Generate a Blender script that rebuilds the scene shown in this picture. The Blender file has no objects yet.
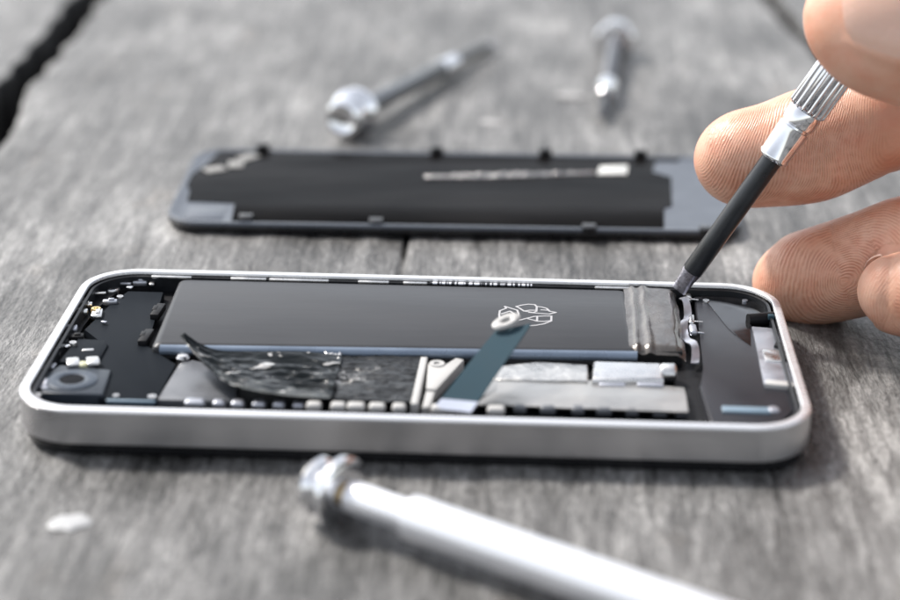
import bpy, bmesh, math, random
import numpy as np
from mathutils import Vector, Matrix, noise as mnoise

random.seed(7); np.random.seed(7)
SC = bpy.context.scene
COL = SC.collection
SC.unit_settings.scale_length = 0.01          # one Blender unit is one centimetre
PI = math.pi
def R(d): return math.radians(d)

# ------------------------------------------------------------------ camera
FPX = 2052.5
CAM = Vector((1.592, -29.391, 12.687))
from mathutils import Euler
CR = Euler((R(69.021), R(-0.585), R(2.468)), 'XYZ').to_matrix()
def _ray(px, py): return CR @ Vector(((px-450)/FPX, (300-py)/FPX, -1))
def at(px, py, z):                            # point on the level z seen at that spot of the photo
    d = _ray(px, py); return CAM + d*((z-CAM.z)/d.z)
def aty(px, py, y):                           # point on the upright plane y
    d = _ray(px, py); return CAM + d*((y-CAM.y)/d.y)

cam = bpy.data.cameras.new('camera'); co = bpy.data.objects.new('camera', cam); COL.objects.link(co)
co.location = CAM; co.rotation_euler = (R(69.021), R(-0.585), R(2.468))
cam.sensor_width = 36; cam.lens = FPX*36/900
cam.clip_start = 0.5; cam.clip_end = 2000
cam.dof.use_dof = True
FOCUS = Vector((4.2, 1.8, 0.7))
cam.dof.focus_distance = (CR.inverted() @ (FOCUS-CAM)).z*-1
cam.dof.aperture_fstop = cam.lens*0.001/0.72
cam.dof.aperture_blades = 0
SC.camera = co

# ------------------------------------------------------------------ light
SUN_DIR = Vector((-0.80, 0.60, 0)).normalized()
EL = R(46)
sd = Vector((SUN_DIR.x*math.cos(EL), SUN_DIR.y*math.cos(EL), math.sin(EL)))
sl = bpy.data.lights.new('sun', 'SUN'); so = bpy.data.objects.new('sun', sl); COL.objects.link(so)
sl.energy = 2.8; sl.angle = R(9); sl.color = (1.0, 0.955, 0.9)
so.rotation_euler = (-sd).to_track_quat('-Z', 'Y').to_euler()
so.location = sd*60
W = bpy.data.worlds.new('World'); SC.world = W; W.use_nodes = True
nt = W.node_tree; nt.nodes.clear()
sky = nt.nodes.new('ShaderNodeTexSky'); sky.sky_type = 'NISHITA'; sky.sun_disc = False
sky.sun_elevation = EL; sky.sun_rotation = math.atan2(SUN_DIR.x, SUN_DIR.y)
sky.air_density = 1.0; sky.dust_density = 1.5; sky.ozone_density = 1.0
hs = nt.nodes.new('ShaderNodeHueSaturation'); hs.inputs['Saturation'].default_value = 0.32
bg = nt.nodes.new('ShaderNodeBackground'); bg.inputs[1].default_value = 0.135
ow = nt.nodes.new('ShaderNodeOutputWorld')
nt.links.new(sky.outputs[0], hs.inputs['Color']); nt.links.new(hs.outputs[0], bg.inputs[0]); nt.links.new(bg.outputs[0], ow.inputs[0])
SC.view_settings.view_transform = 'Standard'; SC.view_settings.look = 'None'
SC.view_settings.exposure = 1.08; SC.view_settings.gamma = 1.0

# ------------------------------------------------------------------ materials
def mat(name, col, rough=0.5, metal=0.0, var=0.15, vs=3.0, bump=0.0, bs=20.0, stretch=(1,1,1), rvar=0.1, spec=0.5, coat=0.0, bdist=0.02, detail=5):
    m = bpy.data.materials.new(name); m.use_nodes = True
    t = m.node_tree; n = t.nodes; L = t.links
    p = n['Principled BSDF']
    tc = n.new('ShaderNodeTexCoord'); mp = n.new('ShaderNodeMapping'); mp.inputs['Scale'].default_value = stretch
    L.new(tc.outputs['Object'], mp.inputs[0])
    nz = n.new('ShaderNodeTexNoise'); nz.inputs['Scale'].default_value = vs; nz.inputs['Detail'].default_value = detail
    nz.inputs['Roughness'].default_value = 0.6
    L.new(mp.outputs[0], nz.inputs['Vector'])
    r = n.new('ShaderNodeValToRGB')
    r.color_ramp.elements[0].position = 0.3; r.color_ramp.elements[1].position = 0.7
    r.color_ramp.elements[0].color = (*[c*(1-var) for c in col], 1)
    r.color_ramp.elements[1].color = (*[min(1, c*(1+var)) for c in col], 1)
    L.new(nz.outputs['Fac'], r.inputs[0]); L.new(r.outputs[0], p.inputs['Base Color'])
    mr = n.new('ShaderNodeMapRange'); mr.inputs[1].default_value = 0.3; mr.inputs[2].default_value = 0.7
    mr.inputs[3].default_value = max(0.02, rough-rvar); mr.inputs[4].default_value = min(1, rough+rvar)
    L.new(nz.outputs['Fac'], mr.inputs[0]); L.new(mr.outputs[0], p.inputs['Roughness'])
    p.inputs['Metallic'].default_value = metal; p.inputs['Specular IOR Level'].default_value = spec
    p.inputs['Coat Weight'].default_value = coat; p.inputs['Coat Roughness'].default_value = 0.1
    if bump:
        b = n.new('ShaderNodeTexNoise'); b.inputs['Scale'].default_value = bs; b.inputs['Detail'].default_value = 4
        L.new(mp.outputs[0], b.inputs['Vector'])
        bn = n.new('ShaderNodeBump'); bn.inputs['Strength'].default_value = bump; bn.inputs['Distance'].default_value = bdist
        L.new(b.outputs['Fac'], bn.inputs['Height']); L.new(bn.outputs[0], p.inputs['Normal'])
    return m

M = {}
M['aluminium'] = mat('brushed_aluminium', (0.47, 0.466, 0.474), 0.26, 1.0, 0.08, 1.2, 0.10, 60, (0.05, 1, 1), 0.07)
M['rim'] = mat('polished_aluminium', (0.80, 0.80, 0.81), 0.26, 0.65, 0.03, 3, 0.04, 50, (0.1, 1, 1), 0.06)
M['chrome'] = mat('chrome', (0.78, 0.78, 0.79), 0.10, 1.0, 0.04, 6, 0, 1, rvar=0.04)
M['satin'] = mat('satin_aluminium', (0.78, 0.78, 0.80), 0.32, 0.65, 0.03, 4, 0.04, 40, (0.1, 1, 1), 0.06)
M['grip'] = mat('grey_steel', (0.42, 0.43, 0.45), 0.32, 1.0, 0.1, 6, 0.05, 30, rvar=0.08)
M['dark_grip'] = mat('dark_steel', (0.10, 0.105, 0.11), 0.4, 0.7, 0.1, 6, 0.05, 30, rvar=0.08)
M['mid_grip'] = mat('steel_grip', (0.13, 0.135, 0.145), 0.36, 0.85, 0.1, 6, 0.05, 30, rvar=0.08)
M['shaft'] = mat('black_oxide', (0.022, 0.024, 0.027), 0.32, 0.35, 0.4, 5, 0.08, 40, (0.3, 1, 1), 0.08, spec=0.6)
M['blade'] = mat('worn_steel', (0.42, 0.41, 0.46), 0.28, 1.0, 0.25, 9, 0.3, 22, (1, 1, 1), 0.1)
M['black_glass'] = mat('black_glass', (0.008, 0.008, 0.009), 0.12, 0, 0.2, 3)
M['cavity'] = mat('dark_cavity', (0.008, 0.008, 0.009), 0.5, 0, 0.4, 5, spec=0.15)
M['liner'] = mat('black_liner', (0.010, 0.011, 0.013), 0.35, 0, 0.3, 3, spec=0.25)
M['plate'] = mat('slate_plastic', (0.013, 0.0155, 0.019), 0.5, 0, 0.12, 1.5, 0.05, 60, spec=0.02, rvar=0.05)
M['speaker'] = mat('black_plastic', (0.020, 0.020, 0.024), 0.32, 0, 0.15, 1.5, 0.08, 50, spec=0.2, rvar=0.05)
M['edge_strip'] = mat('blue_grey_adhesive', (0.14, 0.20, 0.25), 0.35, 0, 0.1)
M['foil'] = mat('black_crinkled_film', (0.020, 0.021, 0.022), 0.15, 0.0, 0.4, 4, 0.5, 9, (1, 2.0, 1), 0.06, spec=0.55, bdist=0.05)
M['tape'] = mat('black_tape', (0.010, 0.012, 0.013), 0.13, 0, 0.3, 2, 0.25, 4, (1, 1, 1), 0.05, spec=0.4, bdist=0.05)
M['white'] = mat('white_plastic', (0.40, 0.39, 0.375), 0.45, 0, 0.04, 3, 0.05, 20)
M['shield'] = mat('tin_shield', (0.46, 0.44, 0.41), 0.34, 1.0, 0.12, 1.2, 0.25, 5, rvar=0.1)
M['bright_metal'] = mat('bright_metal', (0.62, 0.61, 0.60), 0.28, 1.0, 0.08, 5, 0.12, 14)
M['grey_metal'] = mat('grey_metal', (0.44, 0.45, 0.49), 0.36, 0.85, 0.12, 3, 0.05, 30)
M['bracket'] = mat('grey_bracket', (0.10, 0.105, 0.115), 0.4, 0.2, 0.12, 3, 0.05, 30)
M['board_foil'] = mat('silver_board_foil', (0.52, 0.51, 0.49), 0.34, 0.9, 0.2, 3, 0.5, 6, rvar=0.1, bdist=0.06)
M['teal'] = mat('teal_ribbon', (0.026, 0.050, 0.064), 0.65, 0, 0.06, 3, 0.02, 30, spec=0.08)
M['lilac'] = mat('pale_adhesive', (0.36, 0.39, 0.47), 0.4, 0, 0.1)
M['lens'] = mat('lens_glass', (0.002, 0.002, 0.003), 0.3, 0, 0.1, spec=0.03)
M['camera_body'] = mat('camera_housing', (0.035, 0.042, 0.052), 0.36, 0, 0.12, 4, spec=0.15)
M['camera_ring'] = mat('camera_ring', (0.05, 0.062, 0.08), 0.32, 0.1, 0.1, 4, spec=0.2)
M['flash'] = mat('flash_lens', (0.55, 0.54, 0.36), 0.2, 0, 0.2, 8)
M['gold'] = mat('gold_contact', (0.75, 0.55, 0.25), 0.3, 1.0, 0.1)
M['lid'] = mat('grey_lid_plastic', (0.060, 0.070, 0.087), 0.42, 0, 0.07, 1.2, 0.03, 40)
M['lid_edge'] = mat('black_lid_edge', (0.010, 0.010, 0.011), 0.3, 0, 0.2)
M['lid_film'] = mat('black_film', (0.0065, 0.0062, 0.0062), 0.11, 0, 0.85, 0.35, 0.25, 0.9, (0.5, 1.4, 1), 0.08, spec=0.010, bdist=0.05)
M['silver_label'] = mat('silver_label', (0.62, 0.61, 0.57), 0.4, 0.4, 0.06)
M['crease_glint'] = mat('crease_glint', (0.42, 0.405, 0.39), 0.18, 0.7, 0.3, 9, 0.8, 12, bdist=0.06)
M['residue'] = mat('dried_adhesive', (0.20, 0.195, 0.185), 0.6, 0, 0.4, 7, 0.5, 14)
M['print'] = mat('grey_print', (0.33, 0.325, 0.33), 0.5, 0, 0.05)
M['fleck'] = mat('white_fleck', (0.36, 0.36, 0.36), 0.5, 0, 0.06, 6)
M['pale_fleck'] = mat('pale_grey_fleck', (0.27, 0.265, 0.26), 0.6, 0, 0.1, 6)
M['nail'] = mat('fingernail', (0.66, 0.42, 0.32), 0.28, 0, 0.08, 1.6, 0.06, 10, (0.3, 2, 1), 0.05, spec=0.5)
M['nail_edge'] = mat('fingernail_edge', (0.45, 0.30, 0.24), 0.35, 0, 0.15, 4)
M['nail'].node_tree.nodes['Principled BSDF'].inputs['Subsurface Weight'].default_value = 0.15
M['nail'].node_tree.nodes['Principled BSDF'].inputs['Subsurface Scale'].default_value = 0.08

def strip_mat():                              # row of fine printed ticks
    m = mat('printed_ticks', (0.7, 0.7, 0.72), 0.5); t_ = m.node_tree; n = t_.nodes
    tc = n.new('ShaderNodeTexCoord'); mp = n.new('ShaderNodeMapping'); mp.inputs['Scale'].default_value = (17, 0, 0)
    vo = n.new('ShaderNodeTexNoise'); vo.inputs['Scale'].default_value = 1.0; vo.inputs['Detail'].default_value = 1
    cr = n.new('ShaderNodeValToRGB'); cr.color_ramp.interpolation = 'CONSTANT'
    cr.color_ramp.elements[0].color = (0.012, 0.013, 0.018, 1); cr.color_ramp.elements[1].position = 0.5; cr.color_ramp.elements[1].color = (0.72, 0.73, 0.78, 1)
    t_.links.new(tc.outputs['Object'], mp.inputs[0]); t_.links.new(mp.outputs[0], vo.inputs['Vector']); t_.links.new(vo.outputs['Fac'], cr.inputs[0])
    t_.links.new(cr.outputs[0], n['Principled BSDF'].inputs['Base Color'])
    return m
def glint_mat(name, black, scale, st, lo, hi, rough, lines=False):
    m = bpy.data.materials.new(name); m.use_nodes = True; t_ = m.node_tree; n = t_.nodes; L = t_.links; p = n['Principled BSDF']
    tc = n.new('ShaderNodeTexCoord'); mp = n.new('ShaderNodeMapping'); mp.inputs['Scale'].default_value = st
    nz = n.new('ShaderNodeTexNoise'); nz.inputs['Scale'].default_value = scale; nz.inputs['Detail'].default_value = 6 if lines else 2.5; nz.inputs['Roughness'].default_value = 0.6; nz.inputs['Distortion'].default_value = 0.7
    L.new(tc.outputs['Object'], mp.inputs[0]); L.new(mp.outputs[0], nz.inputs['Vector'])
    v = nz.outputs['Fac']
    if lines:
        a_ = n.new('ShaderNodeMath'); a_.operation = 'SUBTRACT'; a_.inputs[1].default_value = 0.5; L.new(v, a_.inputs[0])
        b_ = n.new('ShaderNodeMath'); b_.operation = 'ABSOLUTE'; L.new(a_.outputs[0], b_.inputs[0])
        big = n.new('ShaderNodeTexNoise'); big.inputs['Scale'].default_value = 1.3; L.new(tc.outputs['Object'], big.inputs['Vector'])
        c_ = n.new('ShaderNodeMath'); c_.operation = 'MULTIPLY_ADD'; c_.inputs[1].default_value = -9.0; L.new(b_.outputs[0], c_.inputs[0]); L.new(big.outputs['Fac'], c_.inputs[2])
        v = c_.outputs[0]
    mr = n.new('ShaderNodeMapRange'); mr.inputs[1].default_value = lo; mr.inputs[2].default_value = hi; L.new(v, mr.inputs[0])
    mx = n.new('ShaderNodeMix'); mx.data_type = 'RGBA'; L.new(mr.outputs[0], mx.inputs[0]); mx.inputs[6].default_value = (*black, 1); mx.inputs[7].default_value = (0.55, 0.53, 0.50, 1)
    L.new(mx.outputs[2], p.inputs['Base Color'])
    me_ = n.new('ShaderNodeMath'); me_.operation = 'MULTIPLY'; me_.inputs[1].default_value = 0.75; L.new(mr.outputs[0], me_.inputs[0]); L.new(me_.outputs[0], p.inputs['Metallic'])
    p.inputs['Roughness'].default_value = rough; p.inputs['Specular IOR Level'].default_value = 0.12
    bn = n.new('ShaderNodeBump'); bn.inputs['Strength'].default_value = 0.5; bn.inputs['Distance'].default_value = 0.05
    L.new(nz.outputs['Fac'], bn.inputs['Height']); L.new(bn.outputs[0], p.inputs['Normal'])
    return m
M['tape'] = glint_mat('black_tape', (0.007, 0.009, 0.010), 2.0, (1.0, 2.4, 1.6), 0.615, 0.65, 0.13)
M['foil'] = glint_mat('black_crinkled_film', (0.022, 0.023, 0.024), 2.2, (1.0, 2.6, 1.0), 0.54, 0.62, 0.2, True)
# battery film: dark grey laminate with faint streaks along its length
def battery_mat():
    return mat('battery_laminate', (0.040, 0.041, 0.044), 0.38, 0.12, 0.14, 1.1, 0.12, 2.2, (0.25, 1.2, 1), 0.07, spec=0.14, bdist=0.04)
M['battery'] = battery_mat()
M['battery_end'] = mat('battery_end_foil', (0.11, 0.10, 0.092), 0.24, 0.55, 0.35, 1.6, 0.3, 3.0, (2.0, 0.7, 1), 0.06, bdist=0.07)
M['battery_edge_highlight'] = mat('battery_edge_highlight', (0.16, 0.20, 0.26), 0.3, 0.3, 0.08, 2)

def wood_mat():
    m = bpy.data.materials.new('weathered_wood'); m.use_nodes = True
    t = m.node_tree; n = t.nodes; L = t.links; p = n['Principled BSDF']
    tc = n.new('ShaderNodeTexCoord')
    def nz(scale, st, detail=6, rough=0.6, dist=0.0):
        mp = n.new('ShaderNodeMapping'); mp.inputs['Scale'].default_value = st
        L.new(tc.outputs['Object'], mp.inputs[0])
        x = n.new('ShaderNodeTexNoise'); x.inputs['Scale'].default_value = scale
        x.inputs['Detail'].default_value = detail; x.inputs['Roughness'].default_value = rough; x.inputs['Distortion'].default_value = dist
        L.new(mp.outputs[0], x.inputs['Vector']); return x.outputs['Fac']
    def mth(op, a, b):
        x = n.new('ShaderNodeMath'); x.operation = op
        for i, v in enumerate((a, b)):
            if isinstance(v, (int, float)): x.inputs[i].default_value = v
            else: L.new(v, x.inputs[i])
        return x.outputs[0]
    patch = nz(0.42, (1, 0.55, 1), 4)
    streak = nz(3.2, (1, 0.16, 1), 6, 0.65, 0.4)
    fibre = nz(11.0, (1, 0.16, 1), 5, 0.7, 0.2)
    speck = nz(16.0, (1, 0.42, 1), 3, 0.6)
    v = mth('ADD', mth('MULTIPLY', patch, 0.32), mth('MULTIPLY', streak, 0.28))
    v = mth('ADD', v, mth('MULTIPLY', fibre, 0.21)); v = mth('ADD', v, mth('MULTIPLY', speck, 0.19))
    # long dark checks along the grain, and small pits
    ck = nz(1.7, (1, 0.045, 1), 3, 0.5, 0.6)
    cm = n.new('ShaderNodeMapRange'); cm.inputs[1].default_value = 0.0; cm.inputs[2].default_value = 0.018; cm.inputs[3].default_value = 0.055; cm.inputs[4].default_value = 0.0
    L.new(mth('ABSOLUTE', mth('SUBTRACT', ck, 0.5), 0.0), cm.inputs[0])
    v = mth('SUBTRACT', v, cm.outputs[0])
    pt = nz(5.5, (1, 0.5, 1), 2, 0.5)
    pm = n.new('ShaderNodeMapRange'); pm.inputs[1].default_value = 0.68; pm.inputs[2].default_value = 0.78; pm.inputs[4].default_value = 0.09
    L.new(pt, pm.inputs[0]); v = mth('SUBTRACT', v, pm.outputs[0])
    wn = nz(0.20, (1, 0.6, 1), 2)
    wm = n.new('ShaderNodeMapRange'); wm.inputs[1].default_value = 0.35; wm.inputs[2].default_value = 0.7; wm.inputs[3].default_value = -0.015; wm.inputs[4].default_value = 0.02
    L.new(wn, wm.inputs[0]); v = mth('ADD', v, wm.outputs[0])
    r = n.new('ShaderNodeValToRGB'); e = r.color_ramp.elements
    e[0].position = 0.40; e[0].color = (0.015, 0.0142, 0.0134, 1)
    e[1].position = 0.615; e[1].color = (0.32, 0.311, 0.299, 1)
    x = e.new(0.47); x.color = (0.066, 0.064, 0.061, 1)
    x = e.new(0.54); x.color = (0.148, 0.144, 0.139, 1)
    L.new(v, r.inputs[0])
    warm = nz(0.75, (1, 0.5, 1), 3)
    wr = n.new('ShaderNodeMapRange'); wr.inputs[1].default_value = 0.60; wr.inputs[2].default_value = 0.74; wr.inputs[4].default_value = 0.55
    L.new(warm, wr.inputs[0])
    mx = n.new('ShaderNodeMix'); mx.data_type = 'RGBA'; mx.blend_type = 'MULTIPLY'
    L.new(wr.outputs[0], mx.inputs[0]); L.new(r.outputs[0], mx.inputs[6]); mx.inputs[7].default_value = (1.0, 0.86, 0.72, 1)
    L.new(mx.outputs[2], p.inputs['Base Color'])
    p.inputs['Roughness'].default_value = 0.48; p.inputs['Specular IOR Level'].default_value = 0.55
    b = n.new('ShaderNodeBump'); b.inputs['Strength'].default_value = 1.0; b.inputs['Distance'].default_value = 0.07
    h = mth('ADD', mth('MULTIPLY', fibre, 0.6), mth('MULTIPLY', speck, 0.5))
    h = mth('ADD', h, mth('MULTIPLY', streak, 0.5))
    L.new(h, b.inputs['Height']); L.new(b.outputs[0], p.inputs['Normal'])
    return m
M['wood'] = wood_mat()
M['gap_shade'] = mat('painted_gap_shade', (0.020, 0.019, 0.018), 0.8, 0, 0.5, 3, 0.5, 8, spec=0.2)  # walls inside the plank gaps: their shade painted into the colour

def skin_mat():
    m = bpy.data.materials.new('skin'); m.use_nodes = True
    t = m.node_tree; n = t.nodes; L = t.links; p = n['Principled BSDF']
    def mth(op, a, b=0.0):
        x = n.new('ShaderNodeMath'); x.operation = op
        for i, v in enumerate((a, b)):
            if isinstance(v, (int, float)): x.inputs[i].default_value = v
            else: L.new(v, x.inputs[i])
        return x.outputs[0]
    ar = n.new('ShaderNodeAttribute'); ar.attribute_name = 'ridge'
    ap = n.new('ShaderNodeAttribute'); ap.attribute_name = 'pad'
    tc = n.new('ShaderNodeTexCoord')
    def nz(scale, detail=5):
        x = n.new('ShaderNodeTexNoise'); x.inputs['Scale'].default_value = scale; x.inputs['Detail'].default_value = detail
        L.new(tc.outputs['Object'], x.inputs['Vector']); return x.outputs['Fac']
    big = nz(0.9); fine = nz(22, 3); mid = nz(6, 4)
    ph = mth('ADD', mth('MULTIPLY', ar.outputs['Fac'], 2*PI), mth('MULTIPLY', mid, 3.0))
    s = mth('SINE', ph)
    s01 = mth('ADD', mth('MULTIPLY', s, 0.5), 0.5)
    brk = n.new('ShaderNodeMapRange'); brk.inputs[1].default_value = 0.35; brk.inputs[2].default_value = 0.6; brk.inputs[3].default_value = 0.25
    L.new(mid, brk.inputs[0])
    amt = mth('MULTIPLY', ap.outputs['Fac'], brk.outputs[0])
    r = n.new('ShaderNodeValToRGB'); e = r.color_ramp.elements
    e[0].position = 0.3; e[0].color = (0.55, 0.27, 0.172, 1)
    e[1].position = 0.7; e[1].color = (0.70, 0.43, 0.315, 1)
    L.new(big, r.inputs[0])
    mx = n.new('ShaderNodeMix'); mx.data_type = 'RGBA'; mx.blend_type = 'MULTIPLY'
    g = mth('MULTIPLY', mth('SUBTRACT', 1.0, s01), mth('MULTIPLY', amt, 0.55))
    L.new(g, mx.inputs[0]); L.new(r.outputs[0], mx.inputs[6]); mx.inputs[7].default_value = (0.55, 0.33, 0.22, 1)
    red = nz(2.3, 4); rm = n.new('ShaderNodeMapRange'); rm.inputs[1].default_value = 0.45; rm.inputs[2].default_value = 0.7; rm.inputs[4].default_value = 0.5
    L.new(red, rm.inputs[0])
    m3 = n.new('ShaderNodeMix'); m3.data_type = 'RGBA'; m3.blend_type = 'MULTIPLY'; L.new(rm.outputs[0], m3.inputs[0]); L.new(mx.outputs[2], m3.inputs[6]); m3.inputs[7].default_value = (0.98, 0.72, 0.66, 1)
    L.new(m3.outputs[2], p.inputs['Base Color'])
    p.inputs['Roughness'].default_value = 0.44; p.inputs['Specular IOR Level'].default_value = 0.45
    p.inputs['Subsurface Weight'].default_value = 0.22
    p.inputs['Subsurface Radius'].default_value = (1.0, 0.36, 0.2); p.inputs['Subsurface Scale'].default_value = 0.12
    h = mth('ADD', mth('MULTIPLY', mth('MULTIPLY', s01, amt), 1.0), mth('MULTIPLY', fine, 0.5))
    h = mth('ADD', h, mth('MULTIPLY', mid, 0.35))
    b = n.new('ShaderNodeBump'); b.inputs['Strength'].default_value = 0.6; b.inputs['Distance'].default_value = 0.012
    L.new(h, b.inputs['Height']); L.new(b.outputs[0], p.inputs['Normal'])
    return m
M['skin'] = skin_mat()

# ------------------------------------------------------------------ mesh helpers
def finish(me, angle=35):
    for pl in me.polygons: pl.use_smooth = True
    me.set_sharp_from_angle(angle=R(angle))
def obj(name, bm, m, parent=None, angle=35):
    bmesh.ops.recalc_face_normals(bm, faces=bm.faces)
    me = bpy.data.meshes.new(name); bm.to_mesh(me); bm.free()
    me.materials.append(M[m] if isinstance(m, str) else m)
    finish(me, angle)
    o = bpy.data.objects.new(name, me); COL.objects.link(o)
    if parent: o.parent = parent
    return o
def tag(o, label, cat, group=None, kind=None):
    o['label'] = label; o['category'] = cat
    if group: o['group'] = group
    if kind: o['kind'] = kind
    return o
def thing(name, label, cat, loc=(0,0,0), group=None):
    o = bpy.data.objects.new(name, None); COL.objects.link(o); o.location = loc; o.empty_display_size = 0.3
    return tag(o, label, cat, group)

def rrect(hx, hy, r, n=10, cx=0, cy=0, rot=0.0):
    r = max(min(r, hx, hy), 0.01); out = []
    for (sx, sy, a0) in ((1, 1, 0), (-1, 1, 90), (-1, -1, 180), (1, -1, 270)):
        for k in range(n+1):
            a = R(a0+90*k/n)
            x = sx*(hx-r)+r*math.cos(a); y = sy*(hy-r)+r*math.sin(a)
            out.append((cx+x*math.cos(rot)-y*math.sin(rot), cy+x*math.sin(rot)+y*math.cos(rot)))
    return out
def loft(bm, loops, closed=True, cap0=False, cap1=False, ring=True):
    vs = [[bm.verts.new(p) for p in lp] for lp in loops]
    n = len(loops[0])
    pairs = list(zip(vs, vs[1:])) + ([(vs[-1], vs[0])] if closed else [])
    for a, b in pairs:
        for i in range(n if ring else n-1):
            j = (i+1) % n
            bm.faces.new((a[i], a[j], b[j], b[i]))
    if cap0: bm.faces.new(vs[0])
    if cap1: bm.faces.new(list(reversed(vs[-1])))
    return vs
def prism(bm, pts, z0, z1, bev=0.02, seg=2):
    b = [bm.verts.new((p[0], p[1], z0)) for p in pts]; t = [bm.verts.new((p[0], p[1], z1)) for p in pts]
    n = len(pts); fs = [bm.faces.new(t), bm.faces.new(list(reversed(b)))]
    for i in range(n): bm.faces.new((b[i], b[(i+1) % n], t[(i+1) % n], t[i]))
    if bev:
        ed = [e for e in fs[0].edges]
        bmesh.ops.bevel(bm, geom=ed, offset=bev, segments=seg, affect='EDGES', profile=0.5, clamp_overlap=True)
def box(bm, c, h, bev=0.02, rot=0.0, seg=2):
    x, y, z = h; g = bmesh.ops.create_cube(bm, size=1)
    Mx = Matrix.Translation(c) @ Matrix.Rotation(rot, 4, 'Z') @ Matrix.Diagonal((2*x, 2*y, 2*z, 1))
    bmesh.ops.transform(bm, matrix=Mx, verts=g['verts'])
    if bev:
        ed = set(e for v in g['verts'] for e in v.link_edges)
        bmesh.ops.bevel(bm, geom=list(ed), offset=min(bev, x*.9, y*.9, z*.9), segments=seg, affect='EDGES', profile=0.5)
def lathe(bm, prof, n=32, mx=Matrix(), ribs=0, depth=0.0):
    """prof: (x along the axis, radius); ribs give flutes round it"""
    loops = []
    for x, r in prof:
        lp = []
        for i in range(n):
            a = 2*PI*i/n
            rr = r
            if ribs and r > 0.02: rr = r - depth*(0.5-0.5*math.cos(a*ribs))**1.5
            lp.append(mx @ Vector((x, rr*math.cos(a), rr*math.sin(a))))
        loops.append(lp)
    loft(bm, loops, closed=False, cap0=True, cap1=True)
def lathe_z(bm, c, prof, n=28):
    """prof: (radius, z) round an upright axis through c"""
    loops = [[(c[0]+max(r, 1e-4)*math.cos(2*PI*i/n), c[1]+max(r, 1e-4)*math.sin(2*PI*i/n), z) for i in range(n)] for r, z in prof]
    loft(bm, loops, closed=False, cap0=True, cap1=True)
def tube(bm, pts, r, n=10):
    pts = [Vector(p) for p in pts]; loops = []
    for i, p in enumerate(pts):
        t = (pts[min(i+1, len(pts)-1)]-pts[max(i-1, 0)]).normalized()
        u = t.cross(Vector((0, 0, 1)));  u = u.normalized() if u.length > 1e-4 else Vector((1, 0, 0)); w = t.cross(u)
        loops.append([p+r*(math.cos(2*PI*k/n)*u+math.sin(2*PI*k/n)*w) for k in range(n)])
    loft(bm, loops, closed=False, cap0=True, cap1=True)
def sheet(bm, f, nu, nv, th=0.008):
    """thin solid sheet from f(u, v) -> point"""
    P = [[Vector(f(i/nu, j/nv)) for j in range(nv+1)] for i in range(nu+1)]
    N = [[None]*(nv+1) for _ in range(nu+1)]
    for i in range(nu+1):
        for j in range(nv+1):
            a = P[min(i+1, nu)][j]-P[max(i-1, 0)][j]; b = P[i][min(j+1, nv)]-P[i][max(j-1, 0)]
            c = a.cross(b); N[i][j] = c.normalized() if c.length > 1e-9 else Vector((0, 0, 1))
    A = [[bm.verts.new(P[i][j]) for j in range(nv+1)] for i in range(nu+1)]
    B = [[bm.verts.new(P[i][j]-th*N[i][j]) for j in range(nv+1)] for i in range(nu+1)]
    for i in range(nu):
        for j in range(nv):
            bm.faces.new((A[i][j], A[i+1][j], A[i+1][j+1], A[i][j+1]))
            bm.faces.new((B[i][j], B[i][j+1], B[i+1][j+1], B[i+1][j]))
    for i in range(nu):
        bm.faces.new((A[i][0], B[i][0], B[i+1][0], A[i+1][0])); bm.faces.new((A[i][nv], A[i+1][nv], B[i+1][nv], B[i][nv]))
    for j in range(nv):
        bm.faces.new((A[0][j], A[0][j+1], B[0][j+1], B[0][j])); bm.faces.new((A[nu][j], B[nu][j], B[nu][j+1], A[nu][j+1]))
def NB(): return bmesh.new()
def lerp(a, b, t): return a+(b-a)*t
def poly_at(pxs, z): return [tuple(at(x, y, z))[:2] for x, y in pxs]
def interp(pts, t):
    """smooth curve through points, t in 0..1"""
    n = len(pts)-1; f = min(t*n, n-1e-6); i = int(f); u = f-i
    p = [Vector(pts[max(0, min(n, i+k))]) for k in (-1, 0, 1, 2)]
    return 0.5*((2*p[1])+(-p[0]+p[2])*u+(2*p[0]-5*p[1]+4*p[2]-p[3])*u*u+(-p[0]+3*p[1]-3*p[2]+p[3])*u**3)

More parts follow.
